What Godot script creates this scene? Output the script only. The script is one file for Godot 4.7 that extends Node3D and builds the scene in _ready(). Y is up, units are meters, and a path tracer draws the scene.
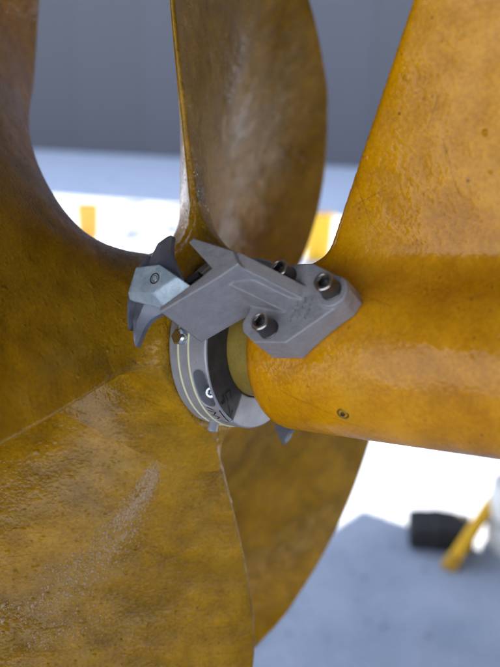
extends Node3D
# Propeller, shaft strut and rope cutter under a boat, in the shade of its hull.
# Shaft frame: x forward along the shaft, y up, z to the camera's side; millimetres in the tables below, metres in the meshes.

const SHAFT_TILT := 0.13558552
var frame := Transform3D()
var rng := RandomNumberGenerator.new()
var used := {}

# ------------------------------------------------------------------ naming
func numbered(n: String) -> String:
	if not used.has(n):
		used[n] = 0
		return n
	used[n] += 1
	return "%s_%03d" % [n, used[n]]

func thing(called: String, label: String, category: String, xf := Transform3D(), group := "") -> Node3D:
	var o := Node3D.new()
	o.name = numbered(called)
	add_child(o)
	o.transform = xf
	o.set_meta("label", label)
	o.set_meta("category", category)
	if group != "":
		o.set_meta("group", group)
	return o

func part(called: String, mesh: Mesh, mat: Material, parent: Node, xf := Transform3D()) -> MeshInstance3D:
	var m := MeshInstance3D.new()
	m.name = called
	m.mesh = mesh
	m.material_override = mat
	m.transform = xf
	parent.add_child(m, true)
	return m

# ------------------------------------------------------------------ mesh helpers
func to_mesh(v: PackedVector3Array, n: PackedVector3Array, idx: PackedInt32Array) -> ArrayMesh:
	var a := []
	a.resize(Mesh.ARRAY_MAX)
	a[Mesh.ARRAY_VERTEX] = v
	a[Mesh.ARRAY_NORMAL] = n
	a[Mesh.ARRAY_INDEX] = idx
	var m := ArrayMesh.new()
	m.add_surface_from_arrays(Mesh.PRIMITIVE_TRIANGLES, a)
	return m

# surface nets of a distance field given in millimetres; returns metres
func nets(f: Callable, lo: Vector3, hi: Vector3, cell: float) -> Array:
	var B := 4
	var n := Vector3i(((hi - lo) / (cell * B)).ceil()) * B
	var sx := n.x + 1
	var sy := n.y + 1
	var sz := n.z + 1
	var val := PackedFloat32Array()
	val.resize(sx * sy * sz)
	val.fill(1e9)
	var blocks: Array[Vector3i] = []
	var reach := cell * B * 0.5 * 1.7321 * 1.25 + cell
	for bz in range(0, n.z, B):
		for by in range(0, n.y, B):
			for bx in range(0, n.x, B):
				var c := lo + Vector3(bx + B * 0.5, by + B * 0.5, bz + B * 0.5) * cell
				if absf(f.call(c)) < reach:
					blocks.append(Vector3i(bx, by, bz))
	for b in blocks:
		for z in range(b.z, b.z + B + 1):
			for y in range(b.y, b.y + B + 1):
				for x in range(b.x, b.x + B + 1):
					var i := (z * sy + y) * sx + x
					if val[i] > 1e8:
						val[i] = f.call(lo + Vector3(x, y, z) * cell)
	var at := {}
	var vs := PackedVector3Array()
	var off := [Vector3i(0, 0, 0), Vector3i(1, 0, 0), Vector3i(0, 1, 0), Vector3i(1, 1, 0), Vector3i(0, 0, 1), Vector3i(1, 0, 1), Vector3i(0, 1, 1), Vector3i(1, 1, 1)]
	var ed := [[0, 1], [2, 3], [4, 5], [6, 7], [0, 2], [1, 3], [4, 6], [5, 7], [0, 4], [1, 5], [2, 6], [3, 7]]
	var step := PackedInt32Array()
	for o in off:
		step.append((o.z * sy + o.y) * sx + o.x)
	for b in blocks:
		for z in range(b.z, b.z + B):
			for y in range(b.y, b.y + B):
				for x in range(b.x, b.x + B):
					var i := (z * sy + y) * sx + x
					var s := 0
					for k in 8:
						if val[i + step[k]] < 0.0:
							s += 1
					if s == 0 or s == 8:
						continue
					var p := Vector3.ZERO
					var cnt := 0
					for e in ed:
						var va := val[i + step[e[0]]]
						var vb := val[i + step[e[1]]]
						if (va < 0.0) != (vb < 0.0):
							p += Vector3(off[e[0]]).lerp(Vector3(off[e[1]]), va / (va - vb))
							cnt += 1
					at[i] = vs.size()
					vs.append(lo + (Vector3(x, y, z) + p / cnt) * cell)
	var ns := PackedVector3Array()
	ns.resize(vs.size())
	var h := cell * 0.35
	for i in vs.size():
		for pass_ in 2:
			var p := vs[i]
			var d: float = f.call(p)
			var g := Vector3(f.call(p + Vector3(h, 0, 0)) - f.call(p - Vector3(h, 0, 0)), f.call(p + Vector3(0, h, 0)) - f.call(p - Vector3(0, h, 0)), f.call(p + Vector3(0, 0, h)) - f.call(p - Vector3(0, 0, h)))
			var l := g.length() / (2.0 * h)
			g = g.normalized()
			ns[i] = g
			if pass_ == 0:
				vs[i] = p - g * clampf(d / maxf(l, 0.3), -cell * 0.4, cell * 0.4)
	var idx := PackedInt32Array()
	for b in blocks:
		for z in range(b.z, b.z + B):
			for y in range(b.y, b.y + B):
				for x in range(b.x, b.x + B):
					var i := (z * sy + y) * sx + x
					var v0 := val[i] < 0.0
					var ax := [1, sx, sx * sy]
					for k in 3:
						if (val[i + ax[k]] < 0.0) == v0:
							continue
						var u: int = ax[(k + 1) % 3]
						var w: int = ax[(k + 2) % 3]
						if not (at.has(i) and at.has(i - u) and at.has(i - w) and at.has(i - u - w)):
							continue
						var a: int = at[i]
						var bb: int = at[i - u]
						var c: int = at[i - u - w]
						var d: int = at[i - w]
						if v0:
							idx.append_array([a, c, bb, a, d, c])
						else:
							idx.append_array([a, bb, c, a, c, d])
	for i in vs.size():
		vs[i] *= 0.001
	return [vs, ns, idx]

func nets_mesh(f: Callable, lo: Vector3, hi: Vector3, cell: float) -> ArrayMesh:
	var r := nets(f, lo, hi, cell)
	return to_mesh(r[0], r[1], r[2])

func poly2(p: Vector2, q: PackedVector2Array) -> float:
	var n := q.size()
	var d := 1e18
	var s := 1.0
	var j := n - 1
	for i in n:
		var e := q[j] - q[i]
		var w := p - q[i]
		var b := w - e * clampf(w.dot(e) / e.dot(e), 0.0, 1.0)
		d = minf(d, b.length_squared())
		var c1 := p.y >= q[i].y
		var c2 := p.y < q[j].y
		var c3 := e.x * w.y > e.y * w.x
		if (c1 and c2 and c3) or (not c1 and not c2 and not c3):
			s = -s
		j = i
	return s * sqrt(d)

# extruded polygon with rounded rims
func prism(d2: float, h: float, lo: float, hi: float, r: float) -> float:
	var a := d2 + r
	var b := maxf(lo - h, h - hi) + r
	return minf(maxf(a, b), 0.0) + Vector2(maxf(a, 0.0), maxf(b, 0.0)).length() - r

func smin(a: float, b: float, k: float) -> float:
	var h := maxf(k - absf(a - b), 0.0) / k
	return minf(a, b) - h * h * k * 0.25

func smax(a: float, b: float, k: float) -> float:
	return -smin(-a, -b, k)

# lathe about +x: profile of (x, r) in mm, smooth except at repeated points
func lathe(profile: PackedVector2Array, seg := 64, a0 := 0.0, a1 := TAU) -> ArrayMesh:
	var st := SurfaceTool.new()
	st.begin(Mesh.PRIMITIVE_TRIANGLES)
	for i in profile.size() - 1:
		var p := profile[i]
		var q := profile[i + 1]
		if p.distance_to(q) < 1e-6:
			continue
		var t := (q - p).normalized()
		var fn := Vector2(-t.y, t.x)
		var n0 := fn
		var n1 := fn
		if i > 0 and profile[i - 1].distance_to(p) > 1e-6:
			var t0 := (p - profile[i - 1]).normalized()
			n0 = (fn + Vector2(-t0.y, t0.x)).normalized()
		if i + 2 < profile.size() and profile[i + 2].distance_to(q) > 1e-6:
			var t2 := (profile[i + 2] - q).normalized()
			n1 = (fn + Vector2(-t2.y, t2.x)).normalized()
		for k in seg:
			var b0 := a0 + (a1 - a0) * k / seg
			var b1 := a0 + (a1 - a0) * (k + 1) / seg
			var c0 := Vector3(0, cos(b0), sin(b0))
			var c1 := Vector3(0, cos(b1), sin(b1))
			var quad := [[p, n0, c0], [q, n1, c0], [q, n1, c1], [p, n0, c1]]
			for w in [0, 1, 2, 0, 2, 3]:
				var e = quad[w]
				st.set_normal(Vector3(e[1].x, 0, 0) + e[2] * e[1].y)
				st.add_vertex((Vector3(e[0].x, 0, 0) + e[2] * e[0].y) * 0.001)
	st.index()
	return st.commit()

# flat-shaded faces from a point list (mm), each face any convex polygon, wound either way (both sides are drawn)
func facets(pts: PackedVector3Array, faces: Array, inside: Vector3) -> ArrayMesh:
	var st := SurfaceTool.new()
	st.begin(Mesh.PRIMITIVE_TRIANGLES)
	for f in faces:
		for k in range(1, f.size() - 1):
			var a := pts[f[0]]
			var b := pts[f[k]]
			var c := pts[f[k + 1]]
			var n := (b - a).cross(c - a).normalized()
			if n.dot((a + b + c) / 3.0 - inside) < 0.0:
				var t := b
				b = c
				c = t
				n = -n
			for q in [a, c, b]:
				st.set_normal(n)
				st.add_vertex(q * 0.001)
	return st.commit()

# a round bar along points (metres)
func tube(pts: PackedVector3Array, radius: float, seg := 10) -> ArrayMesh:
	var v := PackedVector3Array()
	var n := PackedVector3Array()
	var idx := PackedInt32Array()
	var m := pts.size()
	for i in m:
		var t := (pts[mini(i + 1, m - 1)] - pts[maxi(i - 1, 0)]).normalized()
		var u := t.cross(Vector3(0.31, 0.9, 0.17)).normalized()
		var w := t.cross(u)
		for k in seg + 1:
			var a := TAU * k / seg
			var d := u * cos(a) + w * sin(a)
			v.append(pts[i] + d * radius)
			n.append(d)
	for i in m - 1:
		for k in seg:
			var a := i * (seg + 1) + k
			idx.append_array([a, a + seg + 1, a + 1, a + 1, a + seg + 1, a + seg + 2])
	for e in [0, m - 1]:
		var c := v.size()
		var t := (pts[1] - pts[0]) if e == 0 else (pts[m - 1] - pts[m - 2])
		t = t.normalized() * (-1.0 if e == 0 else 1.0)
		v.append(pts[e])
		n.append(t)
		for k in seg + 1:
			v.append(v[e * (seg + 1) + k])
			n.append(t)
		for k in seg:
			idx.append_array([c, c + 1 + k, c + 2 + k])
	return to_mesh(v, n, idx)

# ink: a thin ribbon of strokes on a face; map turns (u, v) mm into a point (metres) and its normal
func ink(strokes: Array, width: float, map: Callable) -> ArrayMesh:
	var st := SurfaceTool.new()
	st.begin(Mesh.PRIMITIVE_TRIANGLES)
	for s in strokes:
		var fine := PackedVector2Array()
		for i in s.size() - 1:
			for k in 5:
				fine.append(s[i].lerp(s[i + 1], k / 5.0))
		fine.append(s[s.size() - 1])
		for i in fine.size() - 1:
			var d := (fine[i + 1] - fine[i]).normalized()
			var o := Vector2(-d.y, d.x) * width * 0.5
			var wob := 0.85 + 0.3 * rng.randf()
			var q := [fine[i] - o * wob - d * 0.08, fine[i] + o * wob - d * 0.08, fine[i + 1] + o * wob + d * 0.08, fine[i + 1] - o * wob + d * 0.08]
			for w in [0, 1, 2, 0, 2, 3]:
				var r = map.call(q[w])
				st.set_normal(r[1])
				st.add_vertex(r[0])
	return st.commit()

# ------------------------------------------------------------------ textures and materials
func noise(seed_: int, freq: float, oct := 4, type := FastNoiseLite.TYPE_SIMPLEX_SMOOTH) -> FastNoiseLite:
	var n := FastNoiseLite.new()
	n.seed = seed_
	n.noise_type = type
	n.frequency = freq
	n.fractal_octaves = oct
	return n

func grey(seed_: int, freq: float, oct: int, size: int) -> PackedByteArray:
	var im := noise(seed_, freq, oct).get_seamless_image(size, size)
	im.convert(Image.FORMAT_L8)
	return im.get_data()

func tex(im: Image) -> ImageTexture:
	im.generate_mipmaps()
	return ImageTexture.create_from_image(im)

func from_rgb(data: PackedByteArray, size: int) -> ImageTexture:
	return tex(Image.create_from_data(size, size, false, Image.FORMAT_RGB8, data))

# spots: [count, smallest radius, largest radius (px)], drawn as bumps on a height map
func normal_from(height: PackedFloat32Array, size: int, strength: float) -> ImageTexture:
	var out := PackedByteArray()
	out.resize(size * size * 3)
	for y in size:
		var yu := ((y + size - 1) % size) * size
		var yd := ((y + 1) % size) * size
		for x in size:
			var dx := (height[y * size + (x + 1) % size] - height[y * size + (x + size - 1) % size]) * strength
			var dy := (height[yd + x] - height[yu + x]) * strength
			var l := 1.0 / sqrt(dx * dx + dy * dy + 1.0)
			var i := (y * size + x) * 3
			out[i] = int(127.5 - 127.0 * dx * l)
			out[i + 1] = int(127.5 + 127.0 * dy * l)
			out[i + 2] = int(127.5 + 127.0 * l)
	return from_rgb(out, size)

func stamp(h: PackedFloat32Array, size: int, cx: float, cy: float, r: float, amp: float) -> void:
	var R := int(ceil(r))
	for y in range(-R, R + 1):
		for x in range(-R, R + 1):
			var d := Vector2(x, y).length() / r
			if d < 1.0:
				var i := posmod(int(cy) + y, size) * size + posmod(int(cx) + x, size)
				h[i] += amp * (1.0 - d * d)

# the amber coating over bronze: mottled colour, specks, pimples and orange peel
func coating(seed_: int, low: Color, high: Color, pale: Color, speck: int, pimples: int, peel: float, scale: float, rough: float) -> StandardMaterial3D:
	var S := 1024
	rng.seed = seed_
	var a := grey(seed_, 0.004, 4, S)
	var b := grey(seed_ + 1, 0.018, 5, S)
	var c := grey(seed_ + 2, 0.12, 3, S)
	var e := grey(seed_ + 3, 0.008, 4, S)
	var fi := grey(seed_ + 4, 0.3, 2, S)
	var col := PackedByteArray()
	col.resize(S * S * 3)
	var ro := PackedByteArray()
	ro.resize(S * S * 3)
	var h := PackedFloat32Array()
	h.resize(S * S)
	var dark := PackedFloat32Array()
	dark.resize(S * S)
	for k in speck:
		stamp(dark, S, rng.randf() * S, rng.randf() * S, rng.randf_range(1.0, 2.6), rng.randf_range(0.25, 0.75))
	for k in pimples:
		var x := rng.randf() * S
		var y := rng.randf() * S
		if a[(int(y) % S) * S + int(x) % S] < 105 and rng.randf() < 0.7:
			continue
		var r := rng.randf_range(1.6, 3.6) * (1.6 if rng.randf() < 0.12 else 1.0)
		stamp(h, S, x, y, r, r * 0.34 * (1.0 if rng.randf() < 0.75 else -0.8))
		stamp(dark, S, x + 1.0, y + 1.0, r * 0.6, 0.18)
	# brush marks of the coating, a few long scratches
	for k in 170:
		var p := Vector2(rng.randf() * S, rng.randf() * S)
		var dir := Vector2.from_angle(rng.randf_range(-0.5, 0.5) + (PI * 0.5 if rng.randf() < 0.4 else 0.0))
		var ln := rng.randi_range(15, 90)
		var am := rng.randf_range(-0.10, 0.22)
		for i in ln:
			dir = dir.rotated(rng.randf_range(-0.03, 0.03))
			p += dir
			stamp(dark, S, p.x, p.y, 1.1, am)
	for i in S * S:
		var m := a[i] / 255.0 * 0.55 + b[i] / 255.0 * 0.45
		var g := c[i] / 255.0
		var t := clampf((m - 0.5) * 1.5 + 0.5 + (g - 0.5) * 0.7 + (fi[i] / 255.0 - 0.5) * 0.7, 0.0, 1.0)
		var k := low.lerp(high, t)
		var w := clampf((e[i] / 255.0 - 0.60) * 4.0 + (b[i] / 255.0 - 0.5) * 1.3, 0.0, 1.0)
		k = k.lerp(pale, w * 0.35)
		var f := clampf(1.0 - dark[i], 0.15, 1.3)
		col[i * 3] = clampi(int(k.r * f * 255.0), 0, 255)
		col[i * 3 + 1] = clampi(int(k.g * f * 255.0), 0, 255)
		col[i * 3 + 2] = clampi(int(k.b * f * 255.0), 0, 255)
		var rv := clampi(int((rough + (a[i] / 255.0 - 0.5) * 0.5 + (0.5 - b[i] / 255.0) * 0.3) * 255.0), 20, 255)
		ro[i * 3] = rv
		ro[i * 3 + 1] = rv
		ro[i * 3 + 2] = rv
		h[i] += (g - 0.5) * peel * 2.2 + (fi[i] / 255.0 - 0.5) * peel * 1.2 + (b[i] / 255.0 - 0.5) * peel * 6.0 + (a[i] / 255.0 - 0.5) * peel * 16.0
	var m := StandardMaterial3D.new()
	m.albedo_texture = from_rgb(col, S)
	m.roughness_texture = from_rgb(ro, S)
	m.roughness = 1.0
	m.normal_enabled = true
	m.normal_texture = normal_from(h, S, 0.9)
	m.normal_scale = 1.0
	m.metallic_specular = 0.4
	m.uv1_triplanar = true
	m.uv1_scale = Vector3.ONE * scale
	return m

# bare or blasted metal
func metal(seed_: int, c0: Color, c1: Color, metallic: float, rough: float, grain: float, scale: float, specks := 0) -> StandardMaterial3D:
	var S := 512
	rng.seed = seed_
	var a := grey(seed_, 0.012, 4, S)
	var b := grey(seed_ + 1, 0.22, 3, S)
	var d := PackedFloat32Array()
	d.resize(S * S)
	for k in specks:
		stamp(d, S, rng.randf() * S, rng.randf() * S, rng.randf_range(1.0, 3.0), rng.randf_range(-0.15, 0.35))
	var col := PackedByteArray()
	col.resize(S * S * 3)
	var h := PackedFloat32Array()
	h.resize(S * S)
	for i in S * S:
		var t := clampf((a[i] / 255.0 - 0.5) * 1.2 + 0.5 + (b[i] / 255.0 - 0.5) * 1.2, 0.0, 1.0)
		var k := c0.lerp(c1, t)
		var f := 1.0 - d[i]
		col[i * 3] = clampi(int(k.r * f * 255.0), 0, 255)
		col[i * 3 + 1] = clampi(int(k.g * f * 255.0), 0, 255)
		col[i * 3 + 2] = clampi(int(k.b * f * 255.0), 0, 255)
		h[i] = (b[i] / 255.0 - 0.5) * grain + (a[i] / 255.0 - 0.5) * grain * 2.0 - d[i] * grain
	var m := StandardMaterial3D.new()
	m.albedo_texture = from_rgb(col, S)
	m.metallic = metallic
	m.roughness = rough
	m.normal_enabled = true
	m.normal_texture = normal_from(h, S, 1.0)
	m.uv1_triplanar = true
	m.uv1_scale = Vector3.ONE * scale
	return m

func plain(c: Color, rough: float, metallic := 0.0) -> StandardMaterial3D:
	var m := StandardMaterial3D.new()
	m.albedo_color = c
	m.roughness = rough
	m.metallic = metallic
	return m

# ------------------------------------------------------------------ frames
# a frame on the shaft turned by phi degrees from up towards the camera's side: x axial, y tangential, z radial
func turned(phi: float) -> Basis:
	var a := deg_to_rad(phi)
	return Basis(Vector3(1, 0, 0), Vector3(0, -sin(a), cos(a)), Vector3(0, cos(a), sin(a)))

var M := {}

func _ready() -> void:
	frame = Transform3D(Basis(Vector3(cos(SHAFT_TILT), sin(SHAFT_TILT), 0), Vector3(-sin(SHAFT_TILT), cos(SHAFT_TILT), 0), Vector3(0, 0, 1)), Vector3.ZERO)
	# ---- camera
	var yaw := 0.594629
	var pitch := 0.302742
	var roll := 0.023112
	var fwd := Vector3(-sin(yaw) * cos(pitch), -sin(pitch), -cos(yaw) * cos(pitch))
	var rt := Vector3(cos(yaw), 0, -sin(yaw))
	var up := rt.cross(fwd)
	var rt2 := rt * cos(roll) + up * sin(roll)
	var up2 := up * cos(roll) - rt * sin(roll)
	var cam := Camera3D.new()
	cam.name = "camera"
	add_child(cam)
	cam.transform = Transform3D(Basis(rt2, up2, -fwd), Vector3(0.174945, 0.103549, 0.265204))
	var lens := CameraAttributesPhysical.new()
	lens.frustum_focal_length = 28.38
	lens.frustum_focus_distance = 0.31
	lens.frustum_near = 0.02
	lens.frustum_far = 400.0
	lens.exposure_aperture = 5.4
	cam.attributes = lens
	cam.current = true
	# ---- sky, sun, exposure
	var sky_m := ProceduralSkyMaterial.new()
	sky_m.sky_top_color = Color(0.69, 0.74, 0.83)
	sky_m.sky_horizon_color = Color(0.93, 0.94, 0.96)
	sky_m.sky_curve = 0.12
	sky_m.ground_bottom_color = Color(0.55, 0.56, 0.58)
	sky_m.ground_horizon_color = Color(0.80, 0.82, 0.86)
	sky_m.sky_energy_multiplier = 1.0
	var sky := Sky.new()
	sky.sky_material = sky_m
	var env := Environment.new()
	env.background_mode = Environment.BG_SKY
	env.sky = sky
	env.tonemap_mode = Environment.TONE_MAPPER_LINEAR
	env.tonemap_exposure = 3.6
	env.sdfgi_enabled = true
	env.ssao_enabled = true
	env.ssil_enabled = true
	var we := WorldEnvironment.new()
	we.environment = env
	add_child(we)
	var sun := DirectionalLight3D.new()
	sun.name = "sun"
	sun.light_energy = 1.5
	sun.light_color = Color(1.0, 0.95, 0.87)
	sun.light_angular_distance = 0.5
	sun.shadow_enabled = true
	add_child(sun)
	var el := deg_to_rad(60.0)
	var az := Vector3(0.25, 0, 0.97).normalized()
	var travel := Vector3(az.x * cos(el), -sin(el), az.z * cos(el))
	sun.transform = Transform3D(Basis.looking_at(travel, Vector3.UP), Vector3(0, 6, 0))

	make_materials()
	ground()
	building()
	hull()
	strut()
	shaft()
	propeller()
	collar()
	bracket()
	yard_things()

func make_materials() -> void:
	M.amber = coating(11, Color(0.68, 0.44, 0.0), Color(0.88, 0.61, 0.02), Color(0.80, 0.60, 0.18), 160, 140, 0.12, 3.2, 0.18)
	M.prop = coating(47, Color(0.45, 0.325, 0.03), Color(0.78, 0.57, 0.06), Color(0.66, 0.55, 0.30), 420, 1700, 0.20, 4.2, 0.26)
	M.cast = metal(5, Color(0.575, 0.57, 0.575), Color(0.64, 0.635, 0.64), 0.2, 0.5, 0.9, 30.0, 2200)
	M.collar = metal(6, Color(0.62, 0.625, 0.64), Color(0.70, 0.705, 0.72), 0.45, 0.46, 0.25, 18.0, 200)
	M.collar_dark = metal(7, Color(0.23, 0.23, 0.24), Color(0.30, 0.30, 0.31), 0.3, 0.5, 0.25, 18.0, 200)
	M.blade = metal(8, Color(0.40, 0.41, 0.45), Color(0.49, 0.50, 0.54), 0.3, 0.38, 0.2, 20.0, 150)
	M.block = metal(9, Color(0.62, 0.70, 0.75), Color(0.78, 0.84, 0.87), 0.25, 0.34, 0.6, 26.0, 1300)
	M.screw = plain(Color(0.40, 0.385, 0.375), 0.3, 0.9)
	M.rim = plain(Color(0.78, 0.76, 0.72), 0.2, 1.0)
	M.steel = plain(Color(0.80, 0.81, 0.83), 0.2, 1.0)
	M.glare_coat = plain(Color(0.69, 0.57, 0.40), 0.2)  # paler than the coating, standing in for reflected glare
	M.seal = plain(Color(0.90, 0.88, 0.70), 0.5)
	M.black = plain(Color(0.08, 0.08, 0.085), 0.7)
	M.ink = plain(Color(0.05, 0.05, 0.055), 0.5)

# ------------------------------------------------------------------ setting
func ground() -> void:
	var m := metal(31, Color(0.57, 0.61, 0.68), Color(0.66, 0.69, 0.75), 0.0, 0.9, 0.5, 0.6, 600)
	m.uv1_world_triplanar = true
	var p := PlaneMesh.new()
	p.size = Vector2(160, 160)
	var g := part("ground", p, m, self, Transform3D(Basis(), Vector3(0, -0.98, 0)))
	g.set_meta("kind", "structure")
	g.set_meta("label", "pale concrete yard, white in the sun")

func building() -> void:
	var dir := Vector3(4.83, 0, -1.25).normalized()
	var nrm := Vector3(dir.z, 0, -dir.x) * -1.0
	if nrm.z < 0.0:
		nrm = -nrm
	var mid := Vector3(-7.9, -0.98, -9.55)
	var b := thing("shed_building", "blurred dark blue-grey shed wall at the back of the yard", "building", Transform3D(Basis(dir, Vector3.UP, nrm), mid))
	var wall_m := metal(33, Color(0.31, 0.35, 0.42), Color(0.36, 0.40, 0.46), 0.0, 0.75, 0.3, 0.5)
	var box := BoxMesh.new()
	box.size = Vector3(40, 7.6, 0.3)
	part("wall", box, wall_m, b, Transform3D(Basis(), Vector3(0, 3.8, -0.15)))
	# cladding sheets stand proud of the wall, each a shade of its own
	var tones := []
	for k in 3:
		tones.append(plain(Color(0.27, 0.275, 0.30).lerp(Color(0.285, 0.29, 0.32), k / 2.0), 0.6))
	var sheet := BoxMesh.new()
	sheet.size = Vector3(1.196, 7.5, 0.03)
	rng.seed = 71
	for k in 18:
		part("panel", sheet, tones[rng.randi() % 3], b, Transform3D(Basis(), Vector3(-10.8 + k * 1.2, 3.78, 0.016)))
	var roof := BoxMesh.new()
	roof.size = Vector3(40.4, 0.12, 6)
	part("roof", roof, plain(Color(0.4, 0.42, 0.45), 0.6), b, Transform3D(Basis(), Vector3(0, 7.665, -2.8)))

func hull() -> void:
	var sec := [Vector2(-2.34, 0.56), Vector2(-0.15, 0.34), Vector2(1.5, 0.60), Vector2(1.55, 1.0), Vector2(-2.35, 0.95)]
	var pts := PackedVector3Array()
	var stations := [-1.08, 0.35, 1.3, 5.0]
	var drop := [0.0, 0.0, 0.30, 0.62]  # unseen fore part dropped to block light from ahead
	for k in 4:
		for n in 5:
			var y: float = sec[n].y - (drop[k] if n < 3 else 0.0)
			pts.append(Vector3(stations[k] - (sec[n].x * 0.10 if k == 0 else 0.0), y, sec[n].x) * 1000.0)
	var faces := [[0, 1, 2, 3, 4], [15, 16, 17, 18, 19]]
	for k in 3:
		for n in 5:
			faces.append([k * 5 + n, k * 5 + (n + 1) % 5, k * 5 + 5 + (n + 1) % 5, k * 5 + 5 + n])
	var h := thing("boat_hull", "boat hull above the strut, shading the propeller from over the frame", "hull")
	var added_keel := PackedVector3Array()  # unseen keel, added to keep light off the propeller blades
	for x in [0.06, 5.0]:
		for z in [-0.78, -0.62]:
			for y in [-0.45, 0.55]:
				added_keel.append(Vector3(x, y if x > 1.0 or y > 0.0 else -0.1, z) * 1000.0)
	part("added_keel", facets(added_keel, [[0, 1, 3, 2], [4, 5, 7, 6], [0, 1, 5, 4], [2, 3, 7, 6], [0, 2, 6, 4], [1, 3, 7, 5]], Vector3(2500, 200, -700)), plain(Color(0.22, 0.23, 0.26), 0.7), h)
	part("bottom", facets(pts, faces, Vector3(1500, 750, -700)), plain(Color(0.27, 0.28, 0.30), 0.7), h)

# ------------------------------------------------------------------ strut
func strut_field(p: Vector3) -> float:
	var rad := Vector2(p.y, p.z).length()
	# barrel with a rounded aft end, growing a touch forward
	var R := 33.7
	var a := rad - R + 9.0
	var b := 13.0 - p.x + 9.0
	var barrel := minf(maxf(a, b), 0.0) + Vector2(maxf(a, 0.0), maxf(b, 0.0)).length() - 9.0
	barrel = maxf(barrel, p.x - 296.0)
	# leg: foil section whose aft edge leans forward as it rises
	var edge := 36.0 + (p.y - 35.0) * 0.455
	var u := p.x - edge
	var c := 230.0
	var t := clampf(u / c, 0.0, 1.0)
	var half := 3.6 + 10.5 * sqrt(t) * (1.0 - t * 0.75)
	var leg := smax(absf(p.z) - half, smax(-u, u - c, 2.0), 5.0) * 0.9
	leg = maxf(leg, p.y - 430.0)
	leg = maxf(leg, 5.0 - p.y)
	return smin(barrel, leg, 10.0)

func strut() -> void:
	var s := thing("shaft_strut", "amber coated shaft strut with barrel and raked leg at the right", "strut", frame)
	# forward of x 150 nothing is in view: the leg and barrel go on there with the same field
	var r := nets(strut_field, Vector3(0, -42, -42), Vector3(300, 380, 42), 2.6)
	var vs: PackedVector3Array = r[0]
	var ns: PackedVector3Array = r[1]
	var idx: PackedInt32Array = r[2]
	var bi := PackedInt32Array()
	var li := PackedInt32Array()
	for i in range(0, idx.size(), 3):
		var c := (vs[idx[i]] + vs[idx[i + 1]] + vs[idx[i + 2]]) / 3.0
		if c.y > 0.0355:
			li.append_array([idx[i], idx[i + 1], idx[i + 2]])
		else:
			bi.append_array([idx[i], idx[i + 1], idx[i + 2]])
	part("barrel", to_mesh(vs, ns, bi), M.amber, s)
	part("leg", to_mesh(vs, ns, li), M.amber, s)
	# set screw sunk in the barrel
	var fb := turned(116.0)
	var rot := Basis(fb.z, fb.x, fb.y)
	var scr := part("set_screw", lathe(PackedVector2Array([Vector2(0.7, 0), Vector2(0.7, 0.9), Vector2(0.7, 0.9), Vector2(-0.2, 1.0), Vector2(-0.2, 1.0), Vector2(-0.2, 1.5), Vector2(0.5, 1.9), Vector2(0.35, 2.3), Vector2(-0.6, 2.6)]).duplicate(), 24), plain(Color(0.55, 0.47, 0.22), 0.35, 0.8), s, Transform3D(rot, (fb * Vector3(55.5, 0, 33.6)) * 0.001))
	part("socket", lathe(PackedVector2Array([Vector2(0.75, 0), Vector2(0.75, 0.62), Vector2(0.6, 0.7)]), 12), M.black, scr)

func shaft() -> void:
	var s := thing("propeller_shaft", "short stretch of yellowed shaft between collar and strut barrel", "shaft", frame)
	var m := coating(83, Color(0.55, 0.46, 0.20), Color(0.68, 0.58, 0.26), Color(0.66, 0.6, 0.42), 200, 60, 0.06, 5.0, 0.38)
	part("bar", lathe(PackedVector2Array([Vector2(-140, 0), Vector2(-140, 0), Vector2(-140, 22.4), Vector2(-140, 22.4), Vector2(340, 22.4), Vector2(340, 22.4), Vector2(340, 0)]), 96), m, s)

# ------------------------------------------------------------------ propeller
func natural(k: Array, v: Array, x: float) -> float:
	# natural cubic spline with its second derivatives solved once per table
	var key := str(v)
	var n := k.size()
	if not splines.has(key):
		var A := []
		var b := []
		for i in n:
			var row := []
			row.resize(n)
			row.fill(0.0)
			row[i] = 1.0
			A.append(row)
			b.append(0.0)
		for i in range(1, n - 1):
			var h0: float = k[i] - k[i - 1]
			var h1: float = k[i + 1] - k[i]
			A[i][i - 1] = h0
			A[i][i] = 2.0 * (h0 + h1)
			A[i][i + 1] = h1
			b[i] = 6.0 * ((v[i + 1] - v[i]) / h1 - (v[i] - v[i - 1]) / h0)
		for i in n:
			for j in range(i + 1, n):
				var q: float = A[j][i] / A[i][i]
				for c in n:
					A[j][c] -= q * A[i][c]
				b[j] -= q * b[i]
		var mm := []
		mm.resize(n)
		for i in range(n - 1, -1, -1):
			var s: float = b[i]
			for c in range(i + 1, n):
				s -= A[i][c] * mm[c]
			mm[i] = s / A[i][i]
		splines[key] = mm
	var m = splines[key]
	var i := 0
	while i < n - 2 and x > k[i + 1]:
		i += 1
	var H: float = k[i + 1] - k[i]
	var t: float = x - k[i]
	return v[i] + t * ((v[i + 1] - v[i]) / H - H * (2.0 * m[i] + m[i + 1]) / 6.0) + t * t * m[i] / 2.0 + t * t * t * (m[i + 1] - m[i]) / (6.0 * H)

var splines := {}
const P_PSI := 1.2689
const P_R := 0.2494
const P_X0 := -0.024
const CHORD_K := [0.14, 0.25, 0.4, 0.55, 0.7, 0.85, 1.0]
const CHORD := [0.0529, 0.0978, 0.2122, 0.3288, 0.4135, 0.4934, 0.5792]
const SKEW_K := [0.14, 0.25, 0.4, 0.55, 0.75, 1.0]
const SKEW := [-0.0165, -0.0244, -0.0636, -0.1049, -0.1388, -0.202]

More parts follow.
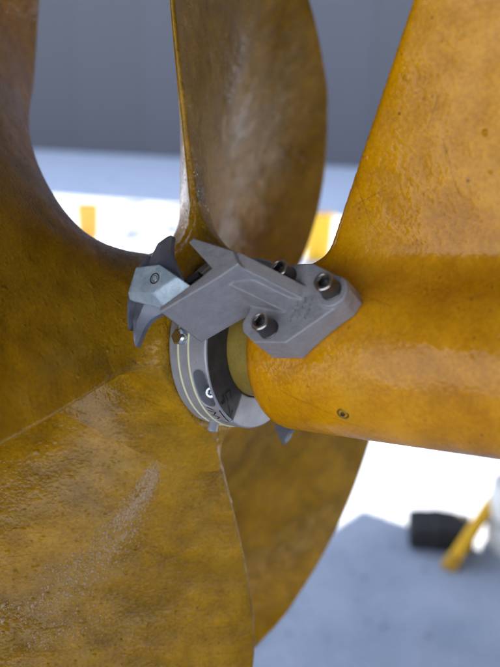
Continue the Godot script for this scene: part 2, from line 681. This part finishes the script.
func blade_point(q: float, fr: float) -> Vector3:
	var c := natural(CHORD_K, CHORD, q) * sqrt(clampf(1.0 - pow(q, 5.0), 0.0, 1.0))
	var sk := natural(SKEW_K, SKEW, q)
	var r := q * P_R
	var s := sk + c * (fr - 0.5)
	var pr := 0.5028 * (1.0 + 0.3169 * (q - 0.6) - 2.455 * (q - 0.6) * (q - 0.6))
	var beta := atan2(pr / TAU, r)
	var th := s * cos(beta) / r
	var x := P_X0 + s * sin(beta) - 0.356 * r + 0.308 * r * r / P_R
	return Vector3(x, r * cos(th), r * sin(th))

func blade_mesh() -> ArrayMesh:
	var NR := 90
	var NC := 40
	var v := PackedVector3Array()
	var row := NC * 2
	for i in NR + 1:
		var t := float(i) / NR
		var q := lerpf(0.15, 0.9, t / 0.8) if t < 0.8 else 1.0 - 0.1 * pow((1.0 - t) / 0.2, 2.0)
		q = minf(q, 0.9995)
		var r := q * P_R
		var tm := lerpf(0.0085, 0.0022, clampf((q - 0.14) / 0.86, 0.0, 1.0))
		for j in row:
			var side := 1.0 if j < NC else -1.0
			var ang := PI * (float(j) / NC) if j < NC else PI * (float(j - NC) / NC)
			var fr := 0.5 - 0.5 * cos(ang)
			if side < 0.0:
				fr = 1.0 - fr
			var e := 0.0015
			var p := blade_point(q, fr)
			var du := blade_point(minf(q + e, 0.9999), fr) - blade_point(q - e, fr)
			var dv := blade_point(q, minf(fr + 0.004, 1.0)) - blade_point(q, maxf(fr - 0.004, 0.0))
			var n := du.cross(dv).normalized()
			var sh := pow(maxf(4.0 * fr * (1.0 - fr), 0.0), 0.5)
			v.append(p + n * side * tm * (0.35 * pow(sh, 0.35) + 0.65 * sh * sh))
	var idx := PackedInt32Array()
	for i in NR:
		for j in row:
			var a := i * row + j
			var b := i * row + (j + 1) % row
			idx.append_array([a, b, a + row, b, b + row, a + row])
	var ns := PackedVector3Array()
	ns.resize(v.size())
	for i in range(0, idx.size(), 3):
		var n := (v[idx[i + 2]] - v[idx[i]]).cross(v[idx[i + 1]] - v[idx[i]])
		for k in 3:
			ns[idx[i + k]] += n
	# face normals must point out of the blade
	var test := ns[45 * row + NC / 2].normalized()
	var outw := (v[45 * row + NC / 2] - v[45 * row + NC + NC / 2]).normalized()
	var flip := test.dot(outw) < 0.0
	for i in ns.size():
		ns[i] = ns[i].normalized() * (-1.0 if flip else 1.0)
	if flip:
		for i in range(0, idx.size(), 3):
			var t := idx[i + 1]
			idx[i + 1] = idx[i + 2]
			idx[i + 2] = t
	return to_mesh(v, ns, idx)

# hub and the swept roots of the blades, melted into one another
func hub_field(p: Vector3) -> float:
	var rad := Vector2(p.y, p.z).length()
	var body := prism(rad - 36.4 + maxf(-60.0 - p.x, 0.0) * 0.06, p.x, -108.0, -19.5, 2.0)
	body = maxf(body, 20.0 - rad)
	var r := clampf(rad * 0.001, 0.03, 0.12)
	var i := clampf((r - 0.03) / 0.09 * 60.0, 0.0, 59.0)
	var row: PackedFloat32Array = root_rows[int(i)]
	var nxt: PackedFloat32Array = root_rows[mini(int(i) + 1, 59)]
	var mix_ := i - floorf(i)
	row = row.duplicate()
	for k in 6:
		row[k] = lerpf(row[k], nxt[k], mix_)
	var ang := atan2(p.z, p.y)
	var best := 1e9
	for k in 4:
		var da := wrapf(ang - P_PSI - k * PI * 0.5 - row[0], -PI, PI)
		if absf(da) > 1.4:
			continue
		var du := p.x - row[1]
		var dw := rad * da
		var s: float = du * row[2] + dw * row[3]
		var t: float = du * row[3] - dw * row[2]
		var half := row[4]
		if absf(s) < half:
			var fr := s / half * 0.5 + 0.5
			var sh := sqrt(maxf(4.0 * fr * (1.0 - fr), 0.0))
			best = minf(best, (absf(t) - row[5] * (0.35 * pow(sh, 0.35) + 0.65 * sh * sh)) * 0.93)
		else:
			best = minf(best, Vector2(absf(s) - half, t).length() * 0.93)
	var d := smin(body, best, 26.0)
	d = maxf(d, rad - 82.0)
	return maxf(d, p.x + 19.4)

var root_rows := []

# reflected glare put into colour and shape: low domes scattered along a band of the near face
func glare_bumps() -> ArrayMesh:
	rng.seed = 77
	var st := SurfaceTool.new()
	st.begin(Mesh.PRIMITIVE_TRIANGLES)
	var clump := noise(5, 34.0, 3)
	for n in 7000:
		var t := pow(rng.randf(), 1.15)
		var at := GLARE_STREAK[0].lerp(GLARE_STREAK[1], t / 0.5) if t < 0.5 else GLARE_STREAK[1].lerp(GLARE_STREAK[2], (t - 0.5) / 0.5)
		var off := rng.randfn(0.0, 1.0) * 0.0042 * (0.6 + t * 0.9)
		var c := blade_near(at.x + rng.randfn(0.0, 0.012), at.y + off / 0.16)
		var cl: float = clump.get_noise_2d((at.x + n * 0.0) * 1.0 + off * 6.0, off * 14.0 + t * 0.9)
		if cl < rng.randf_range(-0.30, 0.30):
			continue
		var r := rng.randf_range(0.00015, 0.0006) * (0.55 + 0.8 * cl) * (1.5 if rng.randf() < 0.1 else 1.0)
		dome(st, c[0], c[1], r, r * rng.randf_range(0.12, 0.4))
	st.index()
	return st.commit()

const GLARE_STREAK := [Vector2(0.235, 0.63), Vector2(0.36, 0.67), Vector2(0.56, 0.67)]

func blade_near(q: float, fr: float) -> Array:
	var e := 0.0015
	var p := blade_point(q, fr)
	var n := (blade_point(q + e, fr) - blade_point(q - e, fr)).cross(blade_point(q, fr + 0.004) - blade_point(q, fr - 0.004)).normalized()
	var tm := lerpf(0.0085, 0.0022, clampf((q - 0.14) / 0.86, 0.0, 1.0))
	var sh := pow(maxf(4.0 * fr * (1.0 - fr), 0.0), 0.5)
	return [p + n * BLADE_SIDE * tm * (0.35 * pow(sh, 0.35) + 0.65 * sh * sh), n * BLADE_SIDE]

const BLADE_SIDE := 1.0

func dome(st: SurfaceTool, at: Vector3, n: Vector3, r: float, h: float) -> void:
	var u := n.cross(Vector3(0.3, 0.5, 0.8)).normalized()
	var w := n.cross(u)
	var stretch := rng.randf_range(0.6, 2.2)
	var rings := [[1.0, -0.15], [0.75, 0.55], [0.4, 0.9]]
	for i in 3:
		for k in 7:
			var quad := []
			for e in [[i, k], [i + 1, k], [i + 1, k + 1], [i, k + 1]]:
				var f = rings[e[0]] if e[0] < 3 else [0.0, 1.0]
				var a: float = TAU * e[1] / 7.0
				quad.append([at + (u * cos(a) * stretch + w * sin(a)) * r * f[0] + n * h * f[1], (n * (0.25 + f[1]) + (u * cos(a) + w * sin(a)) * f[0]).normalized()])
			for o in ([0, 1, 2, 0, 2, 3] if i < 2 else [0, 1, 3]):
				st.set_normal(quad[o][1])
				st.add_vertex(quad[o][0])

func propeller() -> void:
	var p := thing("propeller", "four-bladed bronze propeller with amber coating on the shaft", "propeller", frame)
	for i in 60:
		var r := 0.03 + 0.09 * i / 60.0
		var q := r / P_R
		var c := natural(CHORD_K, CHORD, q) * sqrt(clampf(1.0 - pow(q, 5.0), 0.0, 1.0))
		var mid := blade_point(q, 0.5)
		var pr := 0.5028 * (1.0 + 0.3169 * (q - 0.6) - 2.455 * (q - 0.6) * (q - 0.6))
		var beta := atan2(pr / TAU, r)
		var tm := lerpf(0.0085, 0.0022, clampf((q - 0.14) / 0.86, 0.0, 1.0))
		root_rows.append(PackedFloat32Array([atan2(mid.z, mid.y), mid.x * 1000.0, sin(beta), cos(beta), maxf(c * 500.0, 4.0), tm * 1000.0 - 0.1]))
	part("hub", nets_mesh(hub_field, Vector3(-118, -90, -90), Vector3(-12, 90, 90), 2.0), M.prop, p)
	var bm := blade_mesh()
	for k in 4:
		var bl := part("blade", bm, M.prop, p, Transform3D(Basis(Vector3(1, 0, 0), P_PSI + k * PI * 0.5), Vector3.ZERO))
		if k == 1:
			bl.set_meta("label", "lower near blade with a streak of reflected glare built as pale bumps")
			var bs := part("glare_bumps", glare_bumps(), M.glare_coat, bl)
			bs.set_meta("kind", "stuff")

# ------------------------------------------------------------------ collar with the turning cutters
func collar_field(p: Vector3, side: float, pocket: bool) -> float:
	var rad := Vector2(p.y, p.z).length()
	var d := prism(absf(rad - 29.3) - 6.7, p.x, -19.0, 0.0, 0.7)
	# split plane through the axis at 139 degrees
	var a := deg_to_rad(139.0)
	var n := Vector2(-sin(a), cos(a))
	var s := Vector2(p.y, p.z).dot(n) * side
	d = maxf(d, 0.25 - s)
	if pocket:
		var b := deg_to_rad(108.0)
		var er := Vector2(cos(b), sin(b))
		var et := Vector2(-sin(b), cos(b))
		var yz := Vector2(p.y, p.z)
		var q := Vector3(p.x + 4.6, yz.dot(et), 0.0)
		q.y -= clampf(q.y, -5.6, 5.2)
		var cap := maxf(Vector2(q.x, q.y).length() - 3.4, 28.6 - yz.dot(er))
		d = smax(d, -cap, 0.8)
	return d

func hex_screw(radius: float, height: float, socket: float) -> ArrayMesh:
	# head along +x with a six-sided recess, (x, r) rim rounded
	var st := SurfaceTool.new()
	st.begin(Mesh.PRIMITIVE_TRIANGLES)
	var seg := 48
	var rings := []
	for pr in [Vector2(0, radius), Vector2(height - 0.5, radius), Vector2(height - 0.15, radius - 0.15), Vector2(height, radius - 0.5)]:
		var ring := []
		for k in seg:
			var a := TAU * k / seg
			ring.append(Vector3(pr.x, cos(a) * pr.y, sin(a) * pr.y))
		rings.append(ring)
	for d in [[height, 1.12], [height - 0.25, 1.0], [height - 2.6, 1.0], [height - 3.0, 0.02]]:
		var ring := []
		for k in seg:
			var a := TAU * k / seg
			var w := fposmod(a, PI / 3.0) - PI / 6.0
			var rr: float = socket * cos(PI / 6.0) / cos(w) * d[1]
			ring.append(Vector3(d[0], cos(a) * rr, sin(a) * rr))
		rings.append(ring)
	for i in rings.size() - 1:
		for k in seg:
			var a = rings[i][k]
			var b = rings[i + 1][k]
			var c = rings[i + 1][(k + 1) % seg]
			var e = rings[i][(k + 1) % seg]
			var n: Vector3 = (b - a).cross(e - a)
			if n.length() < 1e-9:
				n = (c - a).cross(e - a)
			n = n.normalized()
			for q in [a, c, b, a, e, c]:
				st.set_normal(-n if false else n)
				st.add_vertex(q * 0.001)
	return st.commit()

func on_collar(x: float, r: float, phi: float) -> Vector3:
	var a := deg_to_rad(phi)
	return Vector3(x, r * cos(a), r * sin(a)) * 0.001

func block_field(p: Vector3) -> float:
	# p: x axial, y tangential, z radial (mm)
	var d := prism(poly2(Vector2(p.x, p.y), block_poly), p.z, 57.5, 66.0, 0.4)
	# chamfer towards the bracket and towards the lower blade
	var e := (Vector2(-4.3, 2.3) - Vector2(5.0, -3.9)).normalized()
	var o := Vector2(-e.y, e.x)
	if o.x < 0.0:
		o = -o
	var u := (Vector2(p.x, p.y) - Vector2(5.0, -3.9)).dot(o)
	d = smax(d, (u * 0.62 + (p.z - 66.0)) * 0.85, 0.3)
	d = smax(d, ((p.y - 2.4) * 0.9 + (p.z - 66.0)) * 0.74, 0.3)
	# foot that carries the block on the collar
	var foot := prism(maxf(absf(p.x + 7.5) - 6.0, absf(p.y + 0.5) - 5.0), p.z, 35.2, 59.0, 1.0)
	return minf(d, foot)

var block_poly := PackedVector2Array([Vector2(-15.8, -7.6), Vector2(-4.6, -8.8), Vector2(12.0, -1.0), Vector2(3.2, 6.2), Vector2(-2.5, 6.6), Vector2(-16.4, 4.6)])

# double-ended hooked blade lofted along the tangent; rows of (y, x edge, x ridge, x ridge, x edge)
func hook(rows: Array, base: float, edge: float, peak: float) -> ArrayMesh:
	var fine := []
	for i in rows.size() - 1:
		var a = rows[maxi(i - 1, 0)]
		var b = rows[i]
		var c = rows[i + 1]
		var d = rows[mini(i + 2, rows.size() - 1)]
		for k in 4:
			var row := []
			for q in 5:
				row.append(cubic_interpolate(b[q], c[q], a[q], d[q], k / 4.0))
			fine.append(row)
	fine.append(rows[rows.size() - 1])
	var st := SurfaceTool.new()
	st.begin(Mesh.PRIMITIVE_TRIANGLES)
	var cols := 6
	for col in cols:
		st.set_smooth_group(col)
		for i in fine.size() - 1:
			var q := []
			for e in [[i, col], [i + 1, col], [i + 1, (col + 1) % cols], [i, (col + 1) % cols]]:
				var f = fine[e[0]]
				var w := clampf((f[4] - f[1]) / 6.0, 0.0, 1.0)
				var hi := lerpf(edge, peak, w)
				q.append([Vector3(f[1], f[0], edge), Vector3(f[2], f[0], hi), Vector3(f[3], f[0], hi - 0.25), Vector3(f[4], f[0], edge - 0.4), Vector3(f[4], f[0], base), Vector3(f[1], f[0], base)][e[1]] * 0.001)
			for w in [0, 1, 2, 0, 2, 3]:
				st.add_vertex(q[w])
	st.generate_normals()
	return st.commit()

func cutter(parent: Node, phi: float) -> void:
	var b := turned(phi)
	var xf := Transform3D(b, Vector3.ZERO)
	var holder := part("cutter_holder", M.block_mesh, M.block, parent, xf)
	holder.set_meta("label", "pale blue-grey steel block clamping the hooked blades")
	part("hooked_blade", M.hook_mesh, M.blade, parent, xf)
	part("hooked_blade", M.hook2_mesh, M.blade, parent, xf)
	var rot := Basis(Vector3(0, 0, 1), Vector3(1, 0, 0), Vector3(0, 1, 0))
	var sc := part("screw", M.small_screw, M.rim, holder, Transform3D(rot, Vector3(-4.9, -3.2, 65.1) * 0.001))
	sc.set_meta("label", "hex socket screw in the block")
	part("socket", M.socket_disc, M.black, sc)
	part("recess", M.recess_ring, M.black, holder, Transform3D(rot, Vector3(-4.9, -3.2, 66.0) * 0.001))
	part("pin", M.small_screw, M.steel, holder, Transform3D(Basis(Vector3(0, 1, 0), Vector3(0, 0, 1), Vector3(1, 0, 0)), Vector3(-5.5, 3.0, 57.0) * 0.001))
	part("rubber_strip", M.strip, M.black, holder, Transform3D(Basis(Vector3(0, 0, 1), deg_to_rad(-35.0)), Vector3(9.0, -4.2, 61.5) * 0.001))

func collar() -> void:
	var c := thing("cutter_collar", "grey split collar with hooked rotary cutters clamped on the shaft", "collar", frame)
	var f1 := func(p): return collar_field(p, -1.0, true)
	var f2 := func(p): return collar_field(p, 1.0, false)
	var near := part("collar_half", nets_mesh(f1, Vector3(-21, -40, -40), Vector3(2, 40, 40), 0.8), M.collar, c)
	near.set_meta("label", "near half of the collar, with a screw pocket and dark face")
	part("collar_half", nets_mesh(f2, Vector3(-21, -40, -40), Vector3(2, 40, 40), 0.8), M.collar, c)
	# dark face of the near half
	part("dark_face", lathe(PackedVector2Array([Vector2(-0.2, 35.2), Vector2(-0.2, 35.2), Vector2(0.15, 35.1), Vector2(0.15, 35.1), Vector2(0.15, 22.9), Vector2(0.15, 22.9), Vector2(-0.2, 22.8)]), 90, deg_to_rad(139.0 - 179.3), deg_to_rad(138.7)), M.collar_dark, near)
	# two cream seals round the collar
	for x in [-14.0, -8.8]:
		part("seal", lathe(PackedVector2Array([Vector2(x - 0.45, 35.7), Vector2(x - 0.4, 36.25), Vector2(x, 36.45), Vector2(x + 0.4, 36.25), Vector2(x + 0.45, 35.7)]), 128), M.seal, c)
	# clamp screw in the pocket
	var pb := turned(114.0)
	var axis := (pb.z * 0.75 - pb.y * 0.6 + pb.x * 0.25).normalized()
	var side_ := axis.cross(pb.x).normalized()
	part("clamp_screw", hex_screw(2.5, 3.0, 1.2), M.steel, c, Transform3D(Basis(axis, side_, axis.cross(side_)), on_collar(-4.4, 31.2, 115.5)))
	# bolts through the collar
	var rot_r := func(phi: float) -> Basis:
		var b := turned(phi)
		return Basis(b.z, b.x, b.y)
	part("bolt", lathe(PackedVector2Array([Vector2(0, 2.1), Vector2(4.6, 2.1), Vector2(4.6, 2.1), Vector2(5.2, 1.6), Vector2(5.2, 1.6), Vector2(5.2, 0)]), 24), M.collar, c, Transform3D(rot_r.call(146.0), on_collar(-12.0, 35.0, 146.0)))
	part("bolt", lathe(PackedVector2Array([Vector2(0, 3.4), Vector2(3.0, 3.4), Vector2(3.0, 3.4), Vector2(3.8, 2.6), Vector2(3.8, 2.6), Vector2(3.8, 0)]), 6), M.steel, c, Transform3D(rot_r.call(73.0), on_collar(-12.5, 35.2, 73.0)))
	# cutters, one towards the camera, one on the far side
	M.block_mesh = nets_mesh(block_field, Vector3(-20, -13, 33), Vector3(16, 12, 68), 0.55)
	var rows := [[-23.4, -9.3, -9.2, -9.1, -9.0], [-22.2, -10.7, -9.9, -9.5, -8.6], [-19.4, -13.3, -11.0, -9.6, -8.2], [-16.5, -15.6, -11.9, -9.4, -7.3], [-13.0, -17.2, -12.6, -9.2, -5.0], [-9.5, -18.1, -13.0, -9.1, -2.0], [-5.0, -18.5, -13.2, -9.0, 1.6], [0.0, -18.4, -13.4, -9.2, 2.6], [4.0, -18.0, -13.6, -9.6, 2.2], [7.0, -17.3, -13.6, -10.4, -3.0], [10.0, -16.5, -13.4, -10.9, -8.2], [13.5, -15.4, -13.2, -11.6, -10.4], [17.5, -13.9, -12.8, -12.0, -11.2], [20.0, -12.7, -12.3, -12.1, -11.7], [20.8, -12.3, -12.2, -12.1, -12.0]]
	M.hook_mesh = hook(rows, 56.5, 59.0, 62.6)
	var rows2 := [[-14.5, -17.2, -16.9, -16.7, -16.4], [-9.0, -20.2, -18.8, -18.0, -16.6], [-3.0, -21.0, -19.4, -18.4, -16.6], [2.0, -20.9, -19.2, -18.2, -16.4], [8.0, -19.7, -18.3, -17.4, -16.0], [12.5, -18.0, -17.2, -16.7, -15.9], [15.0, -16.7, -16.5, -16.3, -16.1]]
	M.hook2_mesh = hook(rows2, 58.0, 60.0, 63.0)
	M.small_screw = hex_screw(1.55, 1.0, 0.95)
	M.recess_ring = lathe(PackedVector2Array([Vector2(-0.6, 1.6), Vector2(0.06, 1.62), Vector2(0.06, 2.15), Vector2(-0.1, 2.2)]), 24)
	M.socket_disc = lathe(PackedVector2Array([Vector2(0.8, 0), Vector2(0.8, 0.78), Vector2(0.7, 0.8)]), 6)
	var sb := BoxMesh.new()
	sb.size = Vector3(0.008, 0.0022, 0.0035)
	M.strip = sb
	cutter(c, 58.0)
	cutter(c, 227.0)
	# marker on the face: letters, an arrow; scribbles on the rim
	rng.seed = 9
	var face := func(q: Vector2): return [Vector3(0.32, q.x, q.y) * 0.001, Vector3(1, 0, 0)]
	var S := []
	S.append([Vector2(-14.1, 26.3), Vector2(-13.3, 23.2), Vector2(-17.7, 22.8)])
	S.append([Vector2(-14.5, 26.4), Vector2(-17.7, 24.9)])
	S.append([Vector2(-13.8, 28.1), Vector2(-16.0, 27.5), Vector2(-17.4, 27.2), Vector2(-17.8, 28.8), Vector2(-16.9, 29.3), Vector2(-16.5, 28.0)])
	S.append([Vector2(-19.4, 24.8), Vector2(-25.2, 24.0)])
	S.append([Vector2(-22.5, 26.3), Vector2(-25.2, 24.0), Vector2(-22.1, 22.4)])
	part("marker_writing", ink(S, 0.55, face), M.ink, near)
	var rim := func(q: Vector2):
		var a := deg_to_rad(q.y)
		var n := Vector3(0, cos(a), sin(a))
		return [Vector3(q.x, 0, 0) * 0.001 + n * 0.03614, n]
	var Z := []
	Z.append([Vector2(-0.8, 124), Vector2(-1.2, 139)])
	Z.append([Vector2(-6.6, 122), Vector2(-4.0, 125)])
	Z.append([Vector2(-7.2, 126), Vector2(-3.6, 127), Vector2(-5.6, 130)])
	Z.append([Vector2(-7.0, 131), Vector2(-3.8, 133), Vector2(-6.2, 136)])
	Z.append([Vector2(-6.4, 138), Vector2(-3.0, 141)])
	part("marker_scribble", ink(Z, 0.5, rim), M.ink, near)

# ------------------------------------------------------------------ fixed cutter bracket
var plate_poly := PackedVector2Array([Vector2(22.4, 10.0), Vector2(24.0, 13.2), Vector2(30.0, 17.0), Vector2(43.0, 16.2), Vector2(56.5, 4.2), Vector2(61.0, 0.2), Vector2(62.6, -4.4), Vector2(60.2, -8.6), Vector2(55.5, -10.2), Vector2(45.0, -14.8), Vector2(33.0, -14.0), Vector2(26.0, -6.0)])
var jaw_poly := PackedVector2Array([Vector2(3.3, 17.0), Vector2(25.0, 2.2), Vector2(30.5, -2.6), Vector2(26.3, -7.6), Vector2(6.4, -13.0), Vector2(5.0, -11.2), Vector2(19.6, -0.8), Vector2(16.2, 2.8), Vector2(2.2, 15.2)])
var web_poly := PackedVector2Array([Vector2(22.0, 64.5), Vector2(29.0, 64.5), Vector2(45.5, 43.0), Vector2(45.5, 40.0), Vector2(22.0, 40.0)])
var web2_poly := PackedVector2Array([Vector2(20.0, 60.0), Vector2(26.0, 60.0), Vector2(40.0, 43.0), Vector2(40.0, 40.0), Vector2(20.0, 40.0)])

func bracket_field(p: Vector3) -> float:
	var q := Vector2(p.x, p.y)
	var d := prism(poly2(q, plate_poly), p.z, 28.0, 44.0, 0.45)
	# raised round seat of the end screw
	d = smin(d, prism(q.distance_to(Vector2(56.2, -3.4)) - 6.0, p.z, 40.0, 45.6, 0.4), 0.5)
	var s := minf(d, 1e9)
	var w := prism(poly2(Vector2(p.x, p.z), web_poly), p.y - (p.x - 29.0) * 0.12, -7.6, -2.4, 0.3)
	var w2 := prism(poly2(Vector2(p.x, p.z), web2_poly), p.y - (p.x - 29.0) * 0.12, -5.0, 3.4, 0.3)
	s = smin(s, smin(w, w2, 0.6), 0.8)
	s = smin(s, prism(poly2(q, jaw_poly), p.z, 39.5, 66.0, 0.4), 0.6)
	# seated on the barrel, clear of the collar
	s = smax(s, 33.9 - Vector2(p.y, p.z).length(), 0.5)
	return s

func bracket() -> void:
	var b := turned(52.0)
	var t := thing("fixed_cutter_bracket", "grey cast cutter bracket with a V jaw screwed to the strut barrel", "bracket", frame * Transform3D(b, Vector3.ZERO))
	part("casting", nets_mesh(bracket_field, Vector3(-2, -17, 26), Vector3(66, 21, 69), 0.55), M.cast, t)
	var sm := hex_screw(3.45, 7.2, 1.95)
	var shine := hex_screw(1.72, 3.0, 0.6)
	var rot := Basis(Vector3(0, 0, 1), Vector3(1, 0, 0), Vector3(0, 1, 0))
	for q in [Vector3(34.6, 11.6, 43.8), Vector3(35.8, -9.2, 43.8), Vector3(56.2, -3.4, 45.4)]:
		var s := part("cap_screw", sm, M.screw, t, Transform3D(rot, q * 0.001))
		part("rim", lathe(PackedVector2Array([Vector2(6.95, 3.5), Vector2(7.24, 3.32), Vector2(7.28, 2.5), Vector2(7.0, 2.28)]), 36), M.rim, s)
		part("washer", lathe(PackedVector2Array([Vector2(0.0, 3.8), Vector2(0.5, 3.8), Vector2(0.7, 3.4)]), 32), M.screw, s)
	# small raised foundry lettering, three worn lines
	rng.seed = 21
	var word := SurfaceTool.new()
	word.begin(Mesh.PRIMITIVE_TRIANGLES)
	for line in 3:
		for k in [6, 5, 5][line]:
			var at := Vector2(43.6 + line * 2.6 - k * 0.25, -1.2 + k * 1.75 + line * 0.5)
			for s in 3:
				var bx := BoxMesh.new()
				var long := rng.randf_range(0.7, 1.5)
				bx.size = Vector3(long, 0.3, 0.32) * 0.001
				var turn: float = [0.0, PI * 0.5, 0.8][(k + s + line) % 3] + rng.randf_range(-0.2, 0.2)
				word.append_from(bx, 0, Transform3D(Basis(Vector3(0, 0, 1), turn), Vector3(at.x + rng.randf_range(-0.5, 0.5), at.y + rng.randf_range(-0.45, 0.45), 44.1) * 0.001))
	part("raised_lettering", word.commit(), M.cast, t)

# ------------------------------------------------------------------ far, blurred things in the yard
func yard_things() -> void:
	var gy := -0.98
	# lower right: a black block, a yellow pole leaning over it, a white drum
	var blk := thing("rubber_block", "blurred black rubber block on the ground at lower right", "block", Transform3D(Basis(Vector3.UP, 0.45), Vector3(-0.40, gy, -1.46)))
	var bf := func(p: Vector3):
		var q := p
		var slope := 62.0 - absf(q.x) * 0.12
		var d := prism(maxf(absf(q.x) - 78.0, absf(q.z) - 55.0), q.y, 0.0, slope, 9.0)
		d = d + 0.8 * sin(q.x * 0.16)
		return d
	part("body", nets_mesh(bf, Vector3(-84, -4, -60), Vector3(84, 68, 60), 6.0), M.black, blk)
	var pole := thing("yellow_pole", "blurred yellow pole leaning up to the right over the black block", "pole")
	part("tube", tube(PackedVector3Array([Vector3(-0.335, gy + 0.005, -1.36), Vector3(-0.29, gy + 0.14, -1.56), Vector3(-0.20, gy + 0.42, -1.95)]), 0.016, 14), plain(Color(0.87, 0.66, 0.05), 0.45), pole)
	part("end_cap", tube(PackedVector3Array([Vector3(-0.337, gy + 0.001, -1.351), Vector3(-0.331, gy + 0.018, -1.378)]), 0.019, 14), plain(Color(0.70, 0.52, 0.05), 0.5), pole)
	var drum := thing("white_drum", "blurred white round drum at the right edge beside the yellow pole", "drum", Transform3D(Basis(Vector3(0, 0, 1), Vector3(1, 0, 0), Vector3(0, 1, 0)).rotated(Vector3(1, 0, 0), 0.0), Vector3(-0.21, gy, -1.56)))
	drum.transform.basis = Basis(Vector3(0, 0, 1), PI * 0.5)
	part("body", lathe(PackedVector2Array([Vector2(0, 0), Vector2(0, 0), Vector2(0, 92), Vector2(10, 100), Vector2(60, 104), Vector2(120, 104), Vector2(168, 100), Vector2(176, 92), Vector2(176, 92), Vector2(176, 0)]), 40), plain(Color(0.82, 0.82, 0.80), 0.5), drum)
	part("band", lathe(PackedVector2Array([Vector2(80, 103), Vector2(82, 107), Vector2(96, 107), Vector2(98, 103)]), 40), plain(Color(0.6, 0.6, 0.6), 0.5), drum)
	# far left gap: yellow and white tubs; right gap: a yellow post
	var spots := [["yellow_tub", "blurred yellow tub far behind the left propeller blade", Vector3(-4.02, gy, -3.80), 85.0, 250.0, Color(0.84, 0.62, 0.22)],
		["white_tub", "blurred white tub beside the far yellow tub, nearest to it", Vector3(-3.85, gy, -4.12), 95.0, 230.0, Color(0.86, 0.86, 0.86)],
		["white_tub", "blurred small white tub far behind, nearer the upright blade", Vector3(-3.75, gy, -4.45), 85.0, 180.0, Color(0.84, 0.84, 0.84)],
		["yellow_tub", "blurred yellow tub behind the strut leg, above the barrel", Vector3(-2.35, gy, -4.25), 95.0, 300.0, Color(0.85, 0.66, 0.10)]]
	for s in spots:
		var tb := thing(s[0], s[1], "tub", Transform3D(Basis(Vector3(0, 0, 1), PI * 0.5), s[2]), "tubs standing in the yard")
		var r: float = s[3]
		var h: float = s[4]
		part("body", lathe(PackedVector2Array([Vector2(0, 0), Vector2(0, 0), Vector2(0, r * 0.84), Vector2(8, r * 0.88), Vector2(h - 12, r), Vector2(h - 12, r), Vector2(h - 4, r * 0.97), Vector2(h * 0.2, r * 0.8)]), 32), plain(s[5], 0.5), tb)
		part("rim", lathe(PackedVector2Array([Vector2(h - 26, r * 0.98), Vector2(h - 24, r * 1.05), Vector2(h, r * 1.05), Vector2(h, r * 0.96)]), 32), plain(s[5], 0.45), tb)
